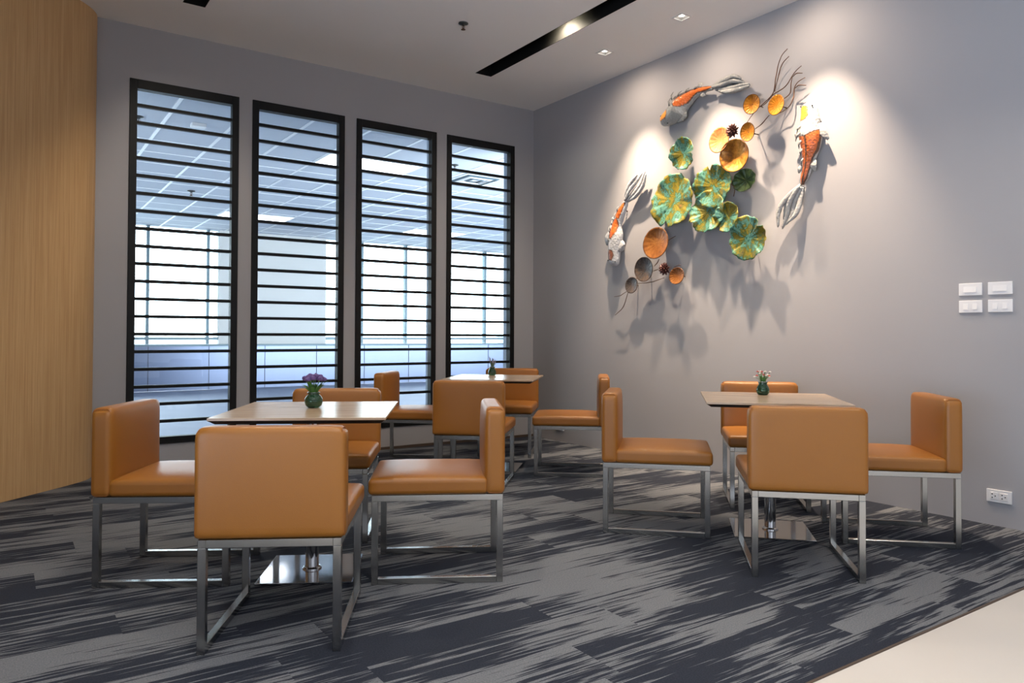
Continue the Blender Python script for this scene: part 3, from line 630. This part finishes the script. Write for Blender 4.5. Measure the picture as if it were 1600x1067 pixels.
# ------------------------------------------------------------------ the wall artwork: three koi, lily leaves, stems
def W(u, z, s): return Vector((-s, -u, z))
def inside(p, poly):
    x, y = p; c = False; n = len(poly)
    for i in range(n):
        x1, y1 = poly[i]; x2, y2 = poly[i-1]
        if (y1 > y) != (y2 > y) and x < (x2-x1)*(y-y1)/(y2-y1)+x1: c = not c
    return c
def dist(p, poly):
    d = 9
    P = Vector(p)
    for i in range(len(poly)):
        a, b_ = Vector(poly[i]), Vector(poly[i-1]); ab = b_-a; t = max(0, min(1, (P-a).dot(ab)/max(1e-9, ab.length_squared))); d = min(d, (P-a-ab*t).length)
    return d
PC = [(.80, .29, .03), (.55, .12, .02), (.10, .085, .08), (.26, .10, .06)]
BASE = (.62, .61, .58)
def koi(D, label, base=BASE, s0=.07):
    t = thing('koi_sculpture', label, 'wall sculpture', (-.0, -D['sec'][4][0], D['sec'][4][1]), 0, 'ceramic koi on the grey wall')
    org = Vector(t.location)
    secs = [(Vector(s[:2]), Vector(s[2:])) for s in D['sec']]
    Ls = smooth_path([(a.x, a.y, 0) for a, _ in secs], 9); Rs = smooth_path([(b_.x, b_.y, 0) for _, b_ in secs], 9)
    b = B(); n = 56; rings = []; N = len(Ls)
    for i, (l, r) in enumerate(zip(Ls, Rs)):
        c_ = (l+r)/2; h = (r-l)/2; th = h.length*.78
        if i < 6: k_ = .62+.38*math.sin(PI/2*i/6); h = h*k_; th *= k_
        ring = []
        for q in range(n):
            a = 2*PI*q/n; p = c_ + h*math.cos(a); out = th*math.sin(a)
            if out < 0: out *= .5
            ridge = .10*th*max(0, math.sin(a))**12
            ring.append(b.verts.new(W(p.x, p.y, s0+out+ridge-.01)-org))
        rings.append(ring)
    for r0, r1 in zip(rings, rings[1:]):
        for q in range(n): b.faces.new((r0[q], r0[(q+1) % n], r1[(q+1) % n], r1[q]))
    c0 = b.verts.new(sum((v.co for v in rings[0]), Vector())/n + (rings[0][0].co-rings[3][0].co)*.25)
    for q in range(n): b.faces.new((rings[0][(q+1) % n], rings[0][q], c0))
    b.faces.new(rings[-1])
    body = obj('body', b, M['koi'], t, True); me = body.data
    at = me.color_attributes.new('Col', 'FLOAT_COLOR', 'POINT'); rnd = random.Random(3)
    bounds = [(c_, [Vector(q) for q in p]) for c_, p in D['patch']]
    for i, v in enumerate(me.vertices):
        p = v.co+org; uv = (-p.y, p.z); col = Vector(base)*(.88+.2*rnd.random())
        if -p.x > s0-.008:
            for ci, poly in bounds:
                ins = inside(uv, poly); d = dist(uv, poly)
                if ins and d > .004: col = Vector(PC[ci])*(.92+.14*rnd.random())
                elif d <= .0045 and ci != 2: col = Vector((.10, .05, .03))
        at.data[i].color = (*col, 1)
    b = B(); T_ = [smooth_path([(p[0], p[1], 0) for p in q], 8) for q in D['tail']]; lobes = []
    for k in range(len(T_)):
        lobes.append(T_[k])
        if k+1 < len(T_):
            n_ = min(len(T_[k]), len(T_[k+1])); A_ = T_[k]; B_ = T_[k+1]
            lobes.append([A_[round(j*(len(A_)-1)/(n_-1))].lerp(B_[round(j*(len(B_)-1)/(n_-1))], .5) for j in range(n_)][:int(n_*.86)])
    for k, pts in enumerate(lobes):
        m_ = len(pts); big = 1.0 if k % 2 == 0 else .7
        rad = [(.005+.015*big*math.sin(PI*min(1, j/(m_-1)*.93+.05))**.7) for j in range(m_)]; rad[-1] = .003
        tube(b, [W(p.x, p.y, s0-.005+.014*math.sin(2.6*j/(m_-1)+k*.8)+(.012 if k % 2 == 0 else -.006))-org for j, p in enumerate(pts)], rad, 12, .8, nrm=(1, 0, 0))
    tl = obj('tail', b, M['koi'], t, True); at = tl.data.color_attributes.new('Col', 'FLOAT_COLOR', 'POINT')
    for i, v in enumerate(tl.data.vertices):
        dk = 1 if -(v.co.x+org.x) > s0-.008 else .35  # wall side darkened: shade between the tail lobes put into the colour
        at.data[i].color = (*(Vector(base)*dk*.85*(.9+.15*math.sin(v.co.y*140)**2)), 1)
    for f in D['fin']:
        b = B(); root, m1, tip, m2 = [Vector((p[0], p[1], 0)) for p in f]; mid = (m1+m2)/2; hw = (m1-m2).length/2
        pts = smooth_path([root, mid, tip], 6); n_ = len(pts)
        tube(b, [W(q.x, q.y, s0-.005+.012*math.sin(PI*i/(n_-1)))-org for i, q in enumerate(pts)], [.004+hw*math.sin(PI*(.12+.83*i/(n_-1))) for i in range(n_)], 14, .22, nrm=(1, 0, 0))
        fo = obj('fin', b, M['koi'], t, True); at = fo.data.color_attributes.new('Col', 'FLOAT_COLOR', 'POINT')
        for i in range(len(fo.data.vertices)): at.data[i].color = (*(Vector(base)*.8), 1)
    side_ = 0
    for j in range(5):
        i0 = 3.0+j*.95; i_ = int(i0); fr = i0-i_
        if i_+1 >= len(secs): break
        A_ = secs[i_][0].lerp(secs[i_+1][0], fr); Bq = secs[i_][1].lerp(secs[i_+1][1], fr); fwd_ = (secs[i_+1][0]-secs[i_][0]).normalized()
        p0 = A_.lerp(Bq, .24); p1 = A_.lerp(Bq, -.02)+fwd_*.05; hw = (Bq-A_).length/2
        b = B(); tube(b, [W(p0.x, p0.y, s0+hw*.60)-org, W((p0.x+p1.x)/2, (p0.y+p1.y)/2, s0+hw*.62)-org, W(p1.x, p1.y, s0+hw*.30)-org], [.006, .010, .003], 8, .5, nrm=(1, 0, 0))
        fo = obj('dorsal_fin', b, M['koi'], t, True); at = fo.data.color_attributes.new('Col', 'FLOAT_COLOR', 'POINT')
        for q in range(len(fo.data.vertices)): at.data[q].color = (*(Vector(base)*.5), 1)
    b = B()
    for i in (3, 7):
        if i < len(secs):
            m_ = (secs[i][0]+secs[i][1])/2; tube(b, [W(m_.x, m_.y, 0)-org, W(m_.x, m_.y, s0)-org], .005, 8)
    obj('mounting_pin', b, M['stem'], t, True)
    h = (secs[0][0]+secs[0][1])/2; b = B()
    for q in (0, 1):
        e = secs[1][q].lerp(secs[2][q], .0); e = e.lerp((secs[1][0]+secs[1][1])/2, .22); blob_p = W(e.x, e.y, s0+.028)-org
        tt = bmesh.new(); bmesh.ops.create_uvsphere(tt, u_segments=10, v_segments=8, radius=.006); bmesh.ops.translate(tt, verts=tt.verts[:], vec=blob_p); merge(b, tt)
    obj('eyes', b, M['dark'], t, True)
    return t
koi(KOI_TOP, 'ceramic koi with orange and black back, highest on the wall, head down-left', (.27, .28, .28))
koi(KOI_RIGHT, 'white and orange ceramic koi swimming upwards, beside the wire stems', (.42, .42, .41))
koi(KOI_LEFT, 'small grey and orange ceramic koi head down, nearest the room corner', (.46, .47, .49))

def lily(kind, u, z, ru, rz, parent, org, idx):
    rnd = random.Random(idx*7+1); green = kind in 'g'; s = dict(b=.13, c=.12, d=.10, g=.09, e=.05, f=.10, h=.08)[kind]
    nr, na = 12, 72; b = B(); G = []; ph = rnd.uniform(0, 6); notch = rnd.uniform(0, 2*PI)
    tilt = rnd.uniform(-.1, .1)
    for i in range(nr+1):
        p = i/nr; row_ = []
        for j in range(na):
            a = 2*PI*j/na; k = 1.0
            if green:
                k = 1.07+p**3*(.035*math.sin(5*a+ph)+.025*math.sin(11*a+2*ph)+.03*rnd.uniform(-1, 1)*(p > .9))
                d = abs((a-notch+PI) % (2*PI)-PI); 
                if d < .13 and p > .5: k *= 1-.5*(p-.5)*(1-d/.13)
                out = .026*p*p + p*p*.016*math.sin(4*a+ph) + p*p*.006*math.sin(9*a+2*ph) + .003*p*math.cos(20*a+ph)
            elif kind == 'e': out = .03*p*p + .006*p*math.cos(10*a)
            else: out = (.22 if kind != 'd' else .34)*min(ru, rz)*(p**2.2) + .0012*math.cos(16*a)*p
            zz = rz*k*p*math.sin(a); uu = ru*k*p*math.cos(a)
            row_.append(b.verts.new(W(u+uu, z+zz, s-.01+out+tilt*zz)-org))
        G.append(row_)
    for i in range(nr):
        for j in range(na): b.faces.new((G[i][j], G[i][(j+1) % na], G[i+1][(j+1) % na], G[i+1][j]))
    bmesh.ops.remove_doubles(b, verts=b.verts[:], dist=1e-5)
    bmesh.ops.recalc_face_normals(b, faces=b.faces[:])
    bmesh.ops.solidify(b, geom=b.faces[:], thickness=.0025)
    mat = dict(b='gold', c='copper', d='darkgold', g='green', e='deepgreen', f='brownleaf', h='greyleaf')[kind]
    lo_ = obj('lily_leaf', b, M[mat], parent, True)
    if not green and kind != 'e':
        b = B(); rim = [W(u+ru*math.cos(2*PI*j/48), z+rz*math.sin(2*PI*j/48), s-.01+(.22 if kind != 'd' else .34)*min(ru, rz)+tilt*rz*math.sin(2*PI*j/48))-org for j in range(49)]
        tube(b, rim, .0024, 6, caps=False); obj('rim', b, M['stem'], lo_, True)
    b = B(); tube(b, [W(u, z, 0)-org, W(u, z, s-.008)-org], .004, 8); obj('mounting_pin', b, M['stem'], parent, True)
    return lo_
def pod(u, z, s, parent, org, r=.058):
    b = B()
    for k in range(34):
        a = k*2.4; e = math.acos(1-1.0*(k+.5)/34); d = Vector((-math.cos(e), math.sin(e)*math.cos(a), math.sin(e)*math.sin(a)))
        c_ = W(u, z, s-.02)-org; tube(b, [c_, c_+d*r*.6, c_+d*r], [.005, .0105, .003], 6)
    obj('seed_pod', b, M['pod'], parent, True)
def stems(paths, parent, org, s, r=.0042):
    for p in paths:
        pts = smooth_path([(q[0], q[1], 0) for q in p], 6); b = B(); m_ = len(pts)
        tube(b, [W(q.x, q.y, s+.006*math.sin(j*.35))-org for j, q in enumerate(pts)], [r*(1-.35*abs(2*j/(m_-1)-1)) for j in range(m_)], 8); obj('stem', b, M['stem'], parent, True)
def sculpture(label, loc):
    return thing('lotus_sculpture', label, 'wall sculpture', loc)
g = sculpture('gold and copper round lotus leaves on long wire stems, upper part of the artwork', (0, -2.9, 2.75)); o_ = Vector(g.location)
for k in (0, 1, 2, 3, 4): lily(*LEAVES[k], g, o_, k)
stems(UP, g, o_, .07); pod(2.791, 2.698, .13, g, o_)
g = sculpture('single small ruffled green lily leaf above the green cluster', (0, -2.251, 2.631)); lily(*LEAVES[5], g, Vector(g.location), 5)
g = sculpture('large cluster of ruffled green and teal lily leaves in the middle of the artwork', (0, -2.5, 2.15)); o_ = Vector(g.location)
for k in (6, 7, 8, 9, 10, 11): lily(*LEAVES[k], g, o_, k)
stems(GR, g, o_, .07)
g = sculpture('brown and grey lotus leaves with wire stems, lowest part of the artwork', (0, -1.85, 1.65)); o_ = Vector(g.location)
for k in (12, 13, 14, 15): lily(*LEAVES[k], g, o_, k)
stems(LO, g, o_, .07, .0038); pod(2.063, 1.672, .12, g, o_)

sc.cycles.max_bounces = 10; sc.cycles.diffuse_bounces = 6; sc.cycles.glossy_bounces = 4; sc.cycles.transparent_max_bounces = 16
sc.cycles.caustics_reflective = False; sc.cycles.caustics_refractive = False; sc.cycles.sample_clamp_indirect = 6
